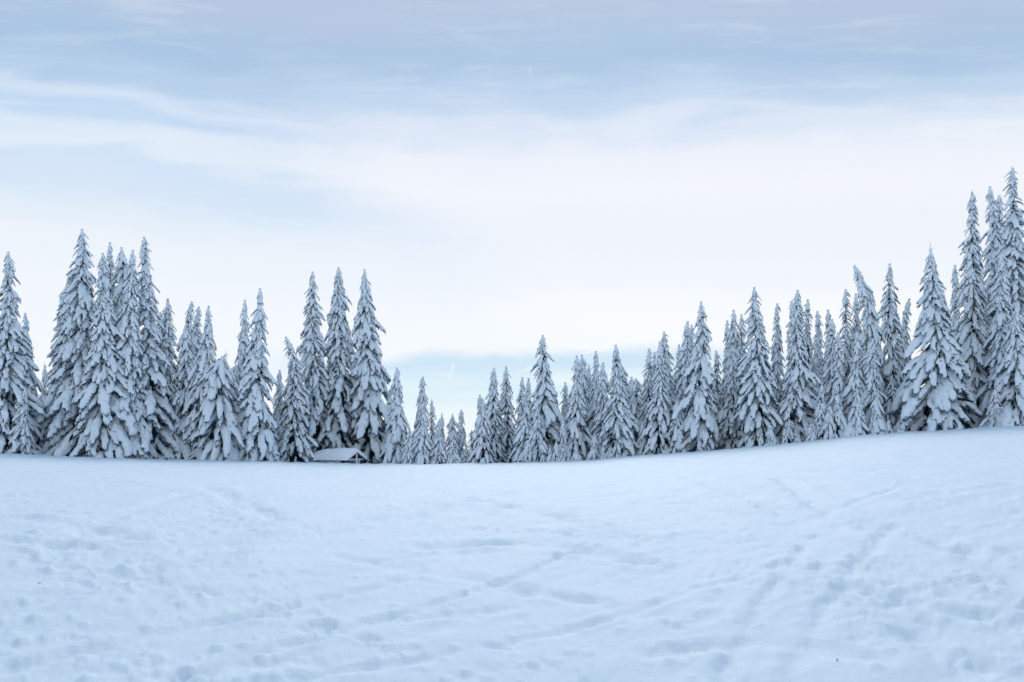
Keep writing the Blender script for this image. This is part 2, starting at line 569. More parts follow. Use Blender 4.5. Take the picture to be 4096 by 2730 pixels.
    for (cx, cy) in prints:
        r0, a0 = math.hypot(cx, cy), math.degrees(math.atan2(cx, cy))
        if r0 > 55 or r0 < 3.5:
            continue
        rad = rs.uniform(.12, .26) * (1 + r0 / 50)
        i0, i1 = np.searchsorted(rr, [r0 - 3 * rad, r0 + 3 * rad])
        dw = math.degrees(3 * rad / r0)
        j0, j1 = np.searchsorted(th, np.radians([a0 - dw, a0 + dw]))
        if i1 <= i0 or j1 <= j0:
            continue
        sx_, sy_ = x[i0:i1, j0:j1] - cx, y[i0:i1, j0:j1] - cy
        an = rs.uniform(0, math.pi)
        q = np.hypot((sx_ * math.cos(an) + sy_ * math.sin(an)) / rad, (-sx_ * math.sin(an) + sy_ * math.cos(an)) / (rad * rs.uniform(.45, .8)))
        q = q * (1 + .45 * perlin(sx_ / .22 + cx * 9, sy_ / .22 + cy * 7, 5)) + 0.35 * perlin(sx_ / .09 + cx * 9, sy_ / .09 + cy * 7, 6)
        dep = rs.uniform(.012, .045)
        if rs.random() < 0.12:
            dep *= -0.5                                                 # a lump thrown out instead of a hole
        z[i0:i1, j0:j1] += -dep * np.exp(-q ** 4) + abs(dep) * .35 * np.exp(-((q - 1.35) / .3) ** 2)
    for _ in range(1500):
        cx, cy = at(rs.uniform(-20, 2370), 1080 + 500 * rs.random() ** 0.8)
        r0, a0 = math.hypot(cx, cy), math.degrees(math.atan2(cx, cy))
        if r0 > 40 or r0 < 3.5:
            continue
        rad = rs.uniform(.025, .075) * (1 + r0 / 25)
        i0, i1 = np.searchsorted(rr, [r0 - 2.2 * rad, r0 + 2.2 * rad])
        dw = math.degrees(2.2 * rad / r0)
        j0, j1 = np.searchsorted(th, np.radians([a0 - dw, a0 + dw]))
        if i1 <= i0 or j1 <= j0:
            continue
        if rs.random() > 0.15 + chop[i0, j0]:
            continue
        q2 = ((x[i0:i1, j0:j1] - cx) ** 2 + (y[i0:i1, j0:j1] - cy) ** 2) / rad ** 2
        q2 = q2 * (1 + .5 * perlin(x[i0:i1, j0:j1] / (rad * .8) + cx * 5, y[i0:i1, j0:j1] / (rad * .8), 3))
        z[i0:i1, j0:j1] += rad * rs.uniform(.25, .5) * np.exp(-q2 ** 2)

    V = np.stack([x, y, z], -1).reshape(-1, 3)
    i = np.arange(nr - 1)[:, None] * na
    j = np.arange(na)[None, :]
    j2 = (j + 1) % na
    Q = np.stack([i + j, i + j2, i + na + j2, i + na + j], -1).reshape(-1, 4)[:, ::-1]
    # close the hole under the camera with a tiny inner disc ring (its own centre vertex)
    c = len(V)
    V = np.concatenate([V, [[0, 0, float(z[0].mean())]]])
    fan = np.array([(c, c, 0, 0)])
    me = mesh_from('snow_ground', V, Q, [M_GROUND])
    o = link('snow_ground', me)
    tag(o, kind='structure', label='trampled white snowfield rising to the right with tracks and boot prints')
    return x, y, z, rr, th


GX, GY, GZ, GR, GT = build_ground()


def ground_z(x, y):
    r, t = math.hypot(x, y), math.atan2(x, y)
    i = min(max(int(np.searchsorted(GR, r)), 1), len(GR) - 1)
    j = min(max(int(np.searchsorted(GT, t)), 1), len(GT) - 1)
    fi = (r - GR[i - 1]) / (GR[i] - GR[i - 1])
    fj = (t - GT[j - 1]) / (GT[j] - GT[j - 1])
    a = GZ[i - 1, j - 1] * (1 - fj) + GZ[i - 1, j] * fj
    b = GZ[i, j - 1] * (1 - fj) + GZ[i, j] * fj
    return float(a * (1 - fi) + b * fi)


# ------------------------------------------------------------------ bough shapes (snow blended over fingers of twigs)
def make_bough(seed, fingers, droop, voxel, ratio, fat=1.0, blades=70):
    rd = random.Random(seed)
    s = Soup()

    def axis(t):
        a = R(28 + droop * t ** 0.7)
        return a
    pts, p, steps = [Vector((0, 0, 0))], Vector((0, 0, 0)), 10
    yaw = rd.uniform(-.12, .12)
    for i in range(steps):
        t = (i + .5) / steps
        a = axis(t)
        p = p + Vector((math.cos(a) * math.cos(yaw * t), math.sin(yaw * t * 3) * .5, -math.sin(a))) / steps
        pts.append(p.copy())
    rads = [fat * (0.048 + 0.030 * math.sin(math.pi * min(1, .15 + t / steps)) + rd.uniform(-.01, .012)) for t in range(steps + 1)]
    rads[-1] *= 0.75
    s.add(*tube(pts, rads, 8))
    stems = [pts]
    for k in range(fingers):
        t = 0.22 + 0.72 * (k + rd.uniform(0, .7)) / fingers
        i = min(int(t * steps), steps - 1)
        q = pts[i].lerp(pts[i + 1], t * steps - i)
        sd = 1 if k % 2 else -1
        ln = rd.uniform(.32, .52) * (1.15 - .55 * t)
        an = rd.uniform(.30, .75)
        base_a = axis(t)
        fp = [q]
        c = q.copy()
        for m in range(5):
            tt = (m + 1) / 5
            dirv = Vector((math.cos(an * (1 - .45 * tt)), sd * math.sin(an * (1 - .45 * tt)), 0))
            dn = base_a * 0.75 + R(34) * tt
            c = c + (dirv * math.cos(dn) + Vector((0, 0, -math.sin(dn)))) * ln / 5
            fp.append(c.copy())
        r0 = fat * rd.uniform(.040, .062) * (1.1 - .3 * t)
        s.add(*tube(fp, [r0 * .9, r0 * 1.05, r0 * 1.1, r0 * 1.05, r0 * .9, r0 * .55], 7))
        stems.append(fp)
    src = bpy.data.objects.new('tmp', s.mesh('tmp', [], False))
    COL.objects.link(src)
    rm = src.modifiers.new('r', 'REMESH')
    rm.mode, rm.voxel_size = 'VOXEL', voxel
    sm = src.modifiers.new('s', 'SMOOTH')
    sm.factor, sm.iterations = 0.5, 2
    dc = src.modifiers.new('d', 'DECIMATE')
    dc.ratio = ratio
    dc.use_collapse_triangulate = True
    dg = bpy.context.evaluated_depsgraph_get()
    em = src.evaluated_get(dg).to_mesh()
    V = np.empty(len(em.vertices) * 3)
    em.vertices.foreach_get('co', V)
    V = V.reshape(-1, 3)
    em.calc_loop_triangles()
    T = np.empty(len(em.loop_triangles) * 3, dtype=np.int32)
    em.loop_triangles.foreach_get('vertices', T)
    T = T.reshape(-1, 3).astype(int)
    NV = np.empty(len(em.vertices) * 3)
    em.vertices.foreach_get('normal', NV)
    NV = NV.reshape(-1, 3)
    src.evaluated_get(dg).to_mesh_clear()
    bpy.data.objects.remove(src)
    n = perlin(V[:, 0] * 11 + seed, V[:, 1] * 11 + V[:, 2] * 7, seed % 50)
    V = V + NV * (n * 0.035)[:, None]
    out = Soup()
    out.add(V, T, 0)
    # ragged frosted twigs hanging out under the snow
    for _ in range(blades):
        st = rd.choice(stems)
        i = rd.randrange(1, len(st))
        q = st[i].lerp(st[i - 1], rd.random())
        d = (st[i] - st[i - 1]).normalized()
        sidev = d.cross(Vector((0, 0, 1)))
        sidev = sidev.normalized() if sidev.length > 1e-6 else Vector((0, 1, 0))
        dirv = (d * rd.uniform(.1, .9) + sidev * rd.uniform(-.9, .9) + Vector((0, 0, -rd.uniform(.3, 1.0)))).normalized()
        L = rd.uniform(.09, .19)
        wv = dirv.cross(Vector((rd.uniform(-1, 1), rd.uniform(-1, 1), rd.uniform(-1, 1)))).normalized() * rd.uniform(.010, .022)
        q = q + Vector((0, 0, -.02))
        out.add(np.array([q - wv, q + wv, q + dirv * L * .6 + wv * .8, q + dirv * L]), np.array([(0, 1, 2), (0, 2, 3)]), 1)
    return np.concatenate(out.V), np.concatenate(out.F), np.concatenate(out.M)


HI, LO = [], []   # detailed boughs / light boughs
for k in range(7):
    hi = make_bough(100 + k, 7 + k % 3, 44 + 4 * (k % 4), 0.019, 0.28, 1.0 + 0.12 * (k % 3), 46)
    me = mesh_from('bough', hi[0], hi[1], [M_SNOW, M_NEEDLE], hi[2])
    HI.append((me, hi))
    LO.append(make_bough(200 + k, 6 + k % 3, 44 + 4 * (k % 4), 0.040, 0.09, 1.15 + 0.13 * (k % 3), 4))
print('bough tris', [len(h[1][1]) for h in HI], [len(l[1]) for l in LO])


# ------------------------------------------------------------------ trees
def bough_matrix(origin, phi, L, pitch, roll, wide):
    s = Matrix.Diagonal((L, wide, wide * .96, 1))
    return Matrix.Translation(origin) @ Euler((0, 0, phi)).to_matrix().to_4x4() @ Euler((0, pitch, 0)).to_matrix().to_4x4() @ Euler((roll, 0, 0)).to_matrix().to_4x4() @ s


def xform(V, M):
    A = np.array(M)
    return V @ A[:3, :3].T + A[:3, 3]


N_BOUGH = 0


def spruce(xt, yt, xb, hw, dd, label, big=False, hook=0.0, style='n', seed=0, name='spruce_tree', group=None, cat='spruce tree', twig=0.0, blunt=False):
    """xt, yt: tip in photograph pixels; xb: foot column; hw: half width near the foot in pixels; dd: metres behind the crest"""
    global N_BOUGH
    rd = random.Random(seed * 7 + 13)
    u = (xb - CX) / F_PX
    D = float(crest(u)[0]) + dd
    bx, by = u * D, D
    bz = ground_z(bx, by) - 0.12
    ztop = CAM_H + (HOR - yt) / F_PX * D
    H = ztop - bz
    RM = hw / F_PX * D
    lean = (xt - xb) / F_PX * D
    root = bpy.data.objects.new(name, None)
    root.empty_display_size = 0.5
    COL.objects.link(root)
    root.location = (bx, by, bz)
    tag(root, label, cat, group)
    hookm = 1.3 * hook / F_PX * D
    wob = [rd.uniform(-.05, .05), rd.uniform(0, 6), rd.uniform(-.12, .12)]

    def ax(h):
        t = min(max(h / H, 0), 1)
        k_ = max(0, t - .68) / .32
        bend = hookm * k_ ** 2.1
        xx = (lean - hookm) * t ** 1.15 + bend + RM * .10 * math.sin(t * 5 + wob[1]) * (1 - t) * t * 2
        return Vector((xx, wob[2] * t * RM, h - .35 * abs(hookm) * k_ ** 3))

    asym, asymd, plump, dense, sag = rd.uniform(.05, .24), rd.uniform(0, 6.28), rd.uniform(.86, 1.22), rd.uniform(.86, 1.22), rd.uniform(-6, 8)
    if hw > 100:
        plump = min(plump, .84 if hw > 148 else 1.0)
        dense *= .93
    expo, ph1, ph2 = (.50 if blunt else rd.uniform(.84, 1.12)), rd.uniform(0, 6), rd.uniform(0, 6)

    def rad(h):
        t = min(max(h / H, 0), 1)
        base = (1 - t) ** expo
        bulge = 1 + .10 * math.sin(t * 9 + wob[1]) + .10 * math.sin(t * 21 + ph1) + .07 * math.sin(t * 37 + ph2)
        if t < .12:
            bulge += .10 * (1 - t / .12)
        return RM * base * bulge * 1.10 + min(.15, .12 * RM + .05)
    # trunk
    tp = [ax(H * i / 8) for i in range(9)]
    tr = [max(.02, .012 * H * (1 - i / 8.3) + .01) for i in range(9)]
    tv, tt = tube(tp, tr, 7)
    link('trunk', mesh_from('trunk', tv, tt, [M_BARK]), root)
    crown = Soup()
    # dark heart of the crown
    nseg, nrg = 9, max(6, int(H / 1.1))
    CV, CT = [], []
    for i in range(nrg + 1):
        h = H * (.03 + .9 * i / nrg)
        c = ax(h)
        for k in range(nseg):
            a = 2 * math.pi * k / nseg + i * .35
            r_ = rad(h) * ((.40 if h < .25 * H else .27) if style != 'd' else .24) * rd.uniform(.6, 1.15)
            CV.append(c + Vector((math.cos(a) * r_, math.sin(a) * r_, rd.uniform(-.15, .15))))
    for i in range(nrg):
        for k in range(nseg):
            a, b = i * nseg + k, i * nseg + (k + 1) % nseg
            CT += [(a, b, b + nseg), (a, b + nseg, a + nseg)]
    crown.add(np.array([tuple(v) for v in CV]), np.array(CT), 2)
    # loose sprays of needles between the boughs
    nsp = int(min(420, 26 * H * max(RM, .6) ** .5))
    for _ in range(nsp):
        t = rd.random() ** 1.4 * .95
        h = H * t + .1
        c, r_ = ax(h), rad(h)
        a = rd.uniform(0, 6.2832)
        q = c + Vector((math.cos(a), math.sin(a), 0)) * r_ * rd.uniform(.25, .6)
        L = r_ * rd.uniform(.25, .5) + .08
        dr = Vector((math.cos(a), math.sin(a), -rd.uniform(.3, 1.3))).normalized()
        wv = Vector((-math.sin(a), math.cos(a), rd.uniform(-.5, .5))).normalized() * L * rd.uniform(.07, .16)
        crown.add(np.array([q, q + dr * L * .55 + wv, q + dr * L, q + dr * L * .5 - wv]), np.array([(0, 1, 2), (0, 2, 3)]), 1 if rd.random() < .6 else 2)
    # boughs, whorl by whorl
    mats = []
    h = .35 if style != 's' else .12
    k = 0
    while h < H - .12:
        Rh = rad(h)
        L0 = max(.24, Rh / .56)
        t_ = h / H
        step = dense * (.135 * L0 + .11) * (1.25 if style == 'd' else 1.0)
        n = 7 + (rd.random() < .6) + (1 if Rh > 1.4 else 0) - (1 if style == 'd' else 0) - (1 if Rh < .4 else 0)
        if hw > 148:
            n += 4
            step *= .8
        if t_ > .84:
            n = rd.choice((4, 5, 5, 6))
            step *= 1.1
        ph0 = rd.uniform(0, 6.28)
        for i in range(n):
            phi = ph0 + 6.2832 * i / n + rd.uniform(-.35, .35)
            hh = h + rd.uniform(-.35, .35) * step
            t = hh / H
            if math.sin(phi) > .6 and rd.random() < .8:
                continue                                 # the far side of the crown is thinner
            if t_ < .6 and rd.random() < (.10 if hw < 148 else 0):
                continue                                 # a broken bough leaves a dark hollow
            L = (1 + asym * math.cos(phi - asymd)) * L0 * rd.uniform(.74, 1.16) * (1.12 if rd.random() < .1 else 1)
            pitch = R(sag + rd.uniform(-9, 10) + (4 if style == 's' else 2 - 6 * t))
            wide_k = 1.0
            if t > .80:
                pitch -= R(rd.uniform(-8, 16))
                L *= rd.uniform(.75, 1.3)
                wide_k = 1.0 + .5 * (t - .8) / .2
            wide = plump * wide_k * L ** .78 * rd.uniform(.72, 1.08) * (1.15 if style == 's' else 1.0)
            M = bough_matrix(ax(hh), phi, L, pitch, rd.uniform(-.3, .3), wide)
            mats.append((M, phi, rd.randrange(7)))
        if Rh > .7:                                             # short inner boughs close the crown
            for i in range((2 if dd < 5 else 1) + (2 if hw > 148 else 0)):
                phi = rd.uniform(3.3, 6.1)
                L = L0 * rd.uniform(.42, .62)
                mats.append((bough_matrix(ax(h + rd.uniform(-.3, .3) * step), phi, L, R(rd.uniform(0, 16)), rd.uniform(-.3, .3), L ** .78 * rd.uniform(.75, 1.0)), 1.5, rd.randrange(7)))
        h += step * rd.uniform(.85, 1.15)
        k += 1
    # snow packed on the leader
    tipn = 7
    hl = min(1.5, .16 * H)
    tp = [ax(H - hl + hl * i / tipn) for i in range(tipn + 1)]
    tp = [p + Vector((rd.uniform(-.04, .04), rd.uniform(-.04, .04), 0)) for p in tp]
    k0 = min(1.0, H / 9)
    rads = [k0 * (.25 - .15 * i / tipn) * (1.35 if i % 2 else .75) for i in range(tipn + 1)]
    crown.add(*tube(tp, rads, 7), 0)
    cr = bpy.data.objects.new('crown', None)
    indiv = []
    for M, phi, v in mats:
        front = math.sin(phi) < 0.12                # towards the field
        if big and front:
            indiv.append((M, v))
        else:
            V, T, mi = LO[v]
            crown.add(xform(V, M), T, mi)
    bpy.data.objects.remove(cr)
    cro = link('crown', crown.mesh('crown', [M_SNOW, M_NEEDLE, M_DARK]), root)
    for M, v in indiv:
        b = bpy.data.objects.new('bough', HI[v][0])
        b.parent = cro
        b.matrix_basis = M
        COL.objects.link(b)
    N_BOUGH += len(indiv)
    if twig:
        Lt = twig / F_PX * D
        p = ax(H)
        q = p + Vector((-.12 * Lt, 0, Lt))
        s = Soup()
        s.add(*tube([p - Vector((0, 0, .3)), p.lerp(q, .5), q], [.03, .024, .012], 5))
        s.add(*tube([p + Vector((0, 0, Lt * .1)), p + Vector((-Lt * .35, 0, Lt * .18))], [.022, .02], 5))
        s.add(*tube([p + Vector((0, 0, Lt * .06)), p + Vector((Lt * .4, .05, Lt * .2))], [.022, .018], 5))
        link('leader_twig', s.mesh('leader_twig', [M_FROSTWOOD]), root)
    return root


GA = 'snow laden spruces along the edge of the snowfield'
GS = 'young snowed up spruces at the edge of the snowfield'
B = True
# (tip x, tip y, foot x, half width, metres behind crest, label, options)
TREES = [
    # far left
    (30, 1007, 20, 118, 4, 'tall snowy spruce cut off by the left edge of the photo', dict(big=B)),
    (99, 1252, 108, 82, 7.5, 'shorter dark sided spruce just right of the leftmost tall spruce', dict()),
    (177, 1466, 172, 48, 10, 'thin sparse spruce top with a bare twig, in the gap of the left group', dict(style='d', twig=22)),
    (160, 1580, 158, 52, 5.5, 'low snow covered spruce in the dark gap between the first two left groups', dict()),
    (102, 1555, 106, 52, 2.8, 'small pale spruce standing before the leftmost trees', dict()),
    (245, 1168, 243, 80, 8, 'slim spruce whose tip shows left of the second left group', dict()),
    (285, 1094, 290, 112, 5.5, 'broad spruce forming the left side of the tall left cluster', dict(big=B)),
    (322, 914, 345, 122, 4.4, 'tallest spruce of the left cluster with a thin leaning spire', dict(big=B)),
    (443, 972, 452, 70, 7.5, 'spindly spruce top between two spires of the tall left cluster', dict(style='d')),
    (489, 984, 497, 85, 7, 'dark spruce with a blunt rounded top inside the left cluster', dict(hook=-18, style='d', blunt=True)),
    (417, 1016, 418, 118, 2.4, 'bright front spruce in the middle of the tall left cluster', dict(big=B)),
    (528, 1001, 520, 105, 2.8, 'narrow topped front spruce right of centre in the tall left cluster', dict(big=B)),
    (579, 950, 606, 98, 4.2, 'tall spruce forming the right flank of the left cluster', dict(big=B)),
    (640, 1250, 645, 62, 8, 'slim spruce half hidden behind the right flank of the left cluster', dict()),
    (668, 1194, 672, 82, 5, 'pointed spruce next right of the tall left cluster', dict(big=B)),
    (772, 1202, 752, 80, 5, 'dark footed spruce with its tip bent right, left of a close pair', dict(big=B, hook=14)),
    (795, 1221, 790, 60, 8, 'slender spruce behind with a curled tip, between two nearer spires', dict(hook=12)),
    (830, 1223, 817, 98, 3.4, 'full snowy spruce with a thick spire left of the low broad spruce', dict(big=B)),
    (905, 1397, 903, 98, 2.3, 'low broad spruce with a round shouldered top and a bare twig', dict(hook=52, twig=26, blunt=True)),
    (960, 1430, 955, 60, 6, 'snow loaded tree leaning right behind the low broad spruce', dict(hook=56, blunt=True)),
    (981, 1202, 975, 82, 7.5, 'dark spruce standing behind, left of the bright conical spruce', dict()),
    (1043, 1156, 1034, 98, 2.2, 'bright conical spruce standing alone left of the shelter group', dict(big=B)),
    (1119, 1481, 1116, 46, 8, 'little spruce in the gap between the bright cone and hooked tree', dict()),
    (1145, 1338, 1180, 82, 5, 'shaggy spruce whose tip hooks over to the left', dict(hook=-28, big=B)),
    (1252, 1089, 1258, 112, 9.5, 'leftmost of the three tall spruces behind the shelter', dict(big=B)),
    (1356, 1072, 1352, 147, 10, 'middle of the three tall spruces, rising directly above the shelter roof', dict(big=B)),
    (1460, 1080, 1488, 146, 9, 'rightmost of the three tall spruces behind the shelter, wide skirted', dict(big=B)),
    # centre
    (1588, 1471, 1592, 60, 5, 'spruce right of the shelter group against pale blue sky', dict()),
    (1560, 1560, 1562, 40, 8, 'thin spruce pressed against the right skirt of the shelter group', dict()),
    (1691, 1507, 1684, 58, 6, 'pointed spruce standing behind a smaller one, right of the shelter', dict()),
    (1694, 1618, 1692, 42, 2.2, 'smaller spruce in front of the pointed one right of the shelter', dict()),
    (1640, 1713, 1638, 30, 2.4, 'short narrow spruce at the foot between two trees right of the shelter', dict()),
    (1727, 1606, 1728, 32, 8, 'thin spruce with a round snow tuft under a bare tip', dict(style='d', twig=16)),
    (1757, 1675, 1756, 40, 2.2, 'small front spruce left of the low point of the treeline', dict()),
    (1768, 1660, 1770, 32, 7, 'thin spruce tip behind the small front spruce at the treeline dip', dict(style='d', twig=14)),
    (1810, 1656, 1810, 42, 6.5, 'left one of two small spruces in the dip of the treeline', dict()),
    (1814, 1721, 1812, 36, 2.2, 'low bushy spruce at the very foot of the treeline dip', dict()),
    (1845, 1639, 1850, 40, 7, 'right one of two small spruces in the dip of the treeline', dict(style='d')),
    (1887, 1721, 1890, 32, 9, 'tiny ragged spruce top in the lowest gap of the treeline', dict(style='d')),
    (1868, 1775, 1868, 30, 3.2, 'low snow heaped bush like spruce left of the spreading spruce', dict()),
    (1935, 1606, 1935, 58, 2.2, 'spreading front spruce with a bare tipped top, right of the dip', dict(twig=16)),
    (1920, 1580, 1938, 40, 8, 'dim spruce shoulder hidden behind the spreading front spruce', dict()),
    (1976, 1472, 1978, 62, 5, 'left of the twin pointed spruces right of the treeline dip', dict()),
    (2026, 1467, 2032, 64, 6.5, 'right of the twin pointed spruces, with a dark right flank', dict()),
    (2089, 1510, 2088, 52, 8, 'dark spruce left of the tall lone spire near the middle', dict(style='d')),
    (2113, 1513, 2116, 42, 9, 'thin spire squeezed between dark spruce and tall middle spire', dict(style='d')),
    (2170, 1342, 2178, 84, 5.4, 'tall spire rising above its neighbours near the middle of the treeline', dict(big=B)),
    (2216, 1552, 2222, 50, 8, 'dark spruce leaning out right of the tall middle spire', dict(style='d')),
    (2107, 1610, 2104, 56, 2.4, 'pale front spruce at the left foot of the tall middle spire', dict()),
    (2149, 1633, 2152, 60, 2.2, 'rounded front spruce directly under the tall middle spire', dict()),
    (2252, 1679, 2252, 32, 2.6, 'small upright spruce right of the tall middle spire', dict()),
    # right of the middle
    (2309, 1423, 2303, 70, 3.8, 'full spruce, leftmost of the three before the blue gap', dict()),
    (2262, 1530, 2268, 42, 8, 'slim grey spruce behind the left edge of the full spruce', dict()),
    (2329, 1419, 2333, 48, 7.5, 'second spire close behind the full spruce before the blue gap', dict()),
    (2355, 1461, 2356, 46, 9, 'short spire between the full spruce and a taller pair', dict(style='d')),
    (2384, 1405, 2386, 56, 6.5, 'taller back tree of the pair left of the ragged spire', dict()),
    (2412, 1450, 2408, 54, 4.4, 'front tree of the pair left of the ragged spire', dict()),
    (2461, 1381, 2468, 72, 2.4, 'front spruce with a ragged lumpy spire, left of the low gap', dict(big=B)),
    (2500, 1483, 2500, 40, 8, 'narrow column shaped spruce behind the ragged spire', dict()),
    (2525, 1508, 2526, 32, 9, 'faint blunt spruce tip in the low gap right of the ragged spire', dict(blunt=True)),
    (2543, 1515, 2546, 52, 6, 'short dark spruce with a blunt top in the low gap', dict(style='d', blunt=True)),
    (2597, 1396, 2590, 52, 5.2, 'slim spruce at the left edge of the rising right hand forest', dict()),
    (2617, 1410, 2616, 40, 9, 'thin spire behind the left edge of the right hand forest', dict()),
    (2640, 1367, 2640, 68, 2.6, 'evenly tapered front spruce at the start of the right hand forest', dict(big=B)),
    (2656, 1327, 2664, 56, 7, 'taller spire behind the evenly tapered front spruce', dict()),
    (2717, 1379, 2716, 58, 8, 'broad dim spruce between two spires of the right hand forest', dict()),
    (2751, 1285, 2748, 72, 5, 'spruce with drooping arms left of the tall bright spruce', dict(big=B)),
    (2766, 1300, 2772, 46, 8.5, 'thin second tip just behind the spruce with drooping arms', dict()),
    (2709, 1597, 2706, 46, 2.2, 'knee high looking young spruce before the drooping spruce', dict()),
    (2803, 1209, 2812, 82, 2.6, 'tall bright spruce with a lumpy thin spire in the right hand forest', dict(big=B)),
    (2865, 1405, 2866, 50, 8, 'low dim spruce behind the right side of the tall bright spruce', dict(style='d')),
    (2909, 1282, 2908, 48, 8, 'thin grey spire left of the dark footed spruce', dict(style='d')),
    (2937, 1240, 2930, 72, 4.6, 'spruce with black gaps at its foot between two bright tall ones', dict(big=B)),
    (2965, 1260, 2970, 56, 7.5, 'spire behind the right shoulder of the dark footed spruce', dict(style='d')),
    (3019, 1148, 3042, 82, 2.6, 'tall bright spruce leaning left with a heavy wide skirt', dict(big=B)),
    (3108, 1216, 3108, 58, 8, 'thin spire in the gap between the two tallest middle right spruces', dict()),
    (3193, 1160, 3178, 84, 3.6, 'tall spruce with feathered boughs and a knobbly tip', dict(big=B)),
    (3166, 1200, 3164, 46, 7.5, 'blunt second tip left of the feathered tall spruce', dict(hook=-12)),
    (3232, 1198, 3234, 58, 6, 'spire close behind the right side of the feathered tall spruce', dict()),
    (3271, 1246, 3272, 46, 9, 'small spire tip in the row right of the feathered spruce', dict()),
    (3314, 1239, 3312, 54, 7, 'slim back spruce above the thicket of young trees', dict()),
    (3329, 1277, 3334, 52, 5, 'slim spruce just before the back spire above the thicket', dict()),
    (3353, 1330, 3360, 52, 4, 'shorter slim spruce on the right above the thicket', dict()),
    (3380, 1159, 3380, 52, 8, 'dark spire left of the tree with the bent over tip', dict(style='d')),
    (3425, 1175, 3424, 50, 8.5, 'faint spire touching the left side of the bent tipped tree', dict()),
    (3418, 1042, 3478, 86, 5.2, 'tall spruce whose thin tip bends over to the left', dict(big=B, hook=-42)),
    (3559, 1056, 3572, 84, 6, 'tall dark sided spruce right of the bent tipped tree', dict(big=B, style='d')),
    (3636, 1189, 3620, 60, 8, 'narrow spruce whose tip curls to the right', dict(hook=20, style='d')),
    (3430, 1330, 3422, 60, 3, 'slim bright spruce before the bent tipped tree, left one', dict(big=B)),
    (3488, 1357, 3490, 62, 2.8, 'slim bright spruce before the bent tipped tree, right one', dict(big=B)),
    (3567, 1503, 3570, 48, 3.6, 'sparse young spruce before the dark sided tall spruce', dict(style='d')),
    (3622, 1525, 3618, 42, 3.2, 'small spruce leaning against the left skirt of the great cone', dict()),
    # far right
    (3720, 1001, 3762, 152, 2.4, 'great broad cone shaped spruce with a bare twig on its tip', dict(big=B, twig=30)),
    (3820, 1063, 3824, 52, 9, 'thin ragged spruce top between the great cone and taller spire', dict(style='d')),
    (3888, 772, 3896, 104, 5.5, 'towering spruce right of the great cone, dark gaps in its middle', dict(big=B, twig=12)),
    (3956, 742, 3975, 72, 9, 'slender towering spruce behind with its tip bent left', dict(hook=-16)),
    (3995, 784, 3998, 54, 10, 'small second tip beside the bent towering spruce', dict()),
    (4057, 669, 4058, 125, 6, 'tallest spruce of all, at the right edge of the photo', dict(big=B, twig=10)),
    (4009, 1017, 4000, 88, 3.6, 'mid height spruce standing before the two tallest right trees', dict(big=B)),
    (4062, 1235, 4062, 105, 2.6, 'low heaped spruce behind the white sign at the right edge', dict(big=B)),
    (4135, 1330, 4130, 80, 2.2, 'spruce of which only the boughs reach in at the right edge', dict()),
]
YOUNG = [
    (2113, 1748, 2113, 32, .9, 'snow plastered sapling at the foot of the tall middle spire', dict(twig=8)),
    (2168, 1813, 2168, 16, .8, 'tiny snow knob of a sapling under the rounded front spruce', dict()),
    (2201, 1786, 2201, 16, .9, 'tiny thin sapling left of the larger snowy sapling', dict(twig=10)),
    (2224, 1759, 2224, 27, .8, 'knobbly snowy sapling, largest of the row right of the middle spire', dict(twig=8)),
    (2254, 1786, 2255, 19, .7, 'small sapling before the small upright spruce', dict(twig=8)),
    (2277, 1794, 2277, 17, .8, 'thin sapling between two snowy saplings right of the middle', dict(twig=10)),
    (2303, 1758, 2303, 24, .7, 'white sapling standing before the full spruce', dict(twig=12)),
    (2378, 1731, 2378, 34, 2.2, 'round snow hooded sapling under the pair left of the ragged spire', dict()),
    (2412, 1780, 2412, 17, .7, 'thin white sapling left of the ragged spire front tree', dict(twig=14)),
    (2447, 1800, 2447, 13, .6, 'tiny sapling with a twig tip before the ragged spire front tree', dict(twig=12)),
    (2500, 1790, 2506, 22, .9, 'small snow mound sapling at the right skirt of the ragged spire', dict()),
    (2572, 1690, 2572, 36, 2.6, 'round topped young spruce in front of the short blunt spruce', dict()),
    (3082, 1693, 3082, 32, 1.0, 'young spruce plastered white at the right foot of the leaning tree', dict()),
    (3142, 1708, 3144, 36, 1.0, 'stout young spruce between two tall skirts, middle right', dict()),
    (3185, 1746, 3185, 16, .7, 'tiny sapling before the feathered tall spruce', dict()),
    (3150, 1640, 3156, 52, 2.2, 'draped snow tent of a young tree behind the stout young spruce', dict()),
    (3288, 1535, 3278, 48, 1.6, 'left spire of the young thicket, with a thin twig tip', dict(twig=12)),
    (3317, 1617, 3316, 42, .9, 'low front sapling in the middle of the young thicket', dict()),
    (3341, 1535, 3348, 56, 1.5, 'plump snow bulged young spruce in the thicket', dict(twig=8)),
    (3250, 1680, 3246, 30, 1.2, 'low drooping sapling at the left end of the young thicket', dict()),
    (3429, 1552, 3429, 50, 1.0, 'right hand front cone of the young thicket', dict(twig=10)),
    (3502, 1557, 3504, 46, 1.0, 'young cone standing alone right of the thicket, forked tip', dict(twig=10)),
    (3551, 1666, 3551, 23, .8, 'small egg shaped snowed over bush left of the great cone', dict(twig=10)),
    (3600, 1690, 3602, 32, 1.0, 'flat snow mound of a bush at the left foot of the great cone', dict()),
    (3979, 1545, 3976, 44, 1.4, 'young spruce directly behind the white sign', dict()),
    (4040, 1650, 4036, 40, 1.4, 'low snow hump of a young spruce right of the white sign', dict()),
]
for i, (xt, yt, xb, hw, dd, label, kw) in enumerate(TREES):
    spruce(xt, yt, xb, hw, dd, label, seed=i, group=GA, **kw)
for i, (xt, yt, xb, hw, dd, label, kw) in enumerate(YOUNG):
    spruce(xt, yt, xb, hw, dd, label, seed=300 + i, style='s', name='young_spruce', group=GS, cat='young spruce', **kw)
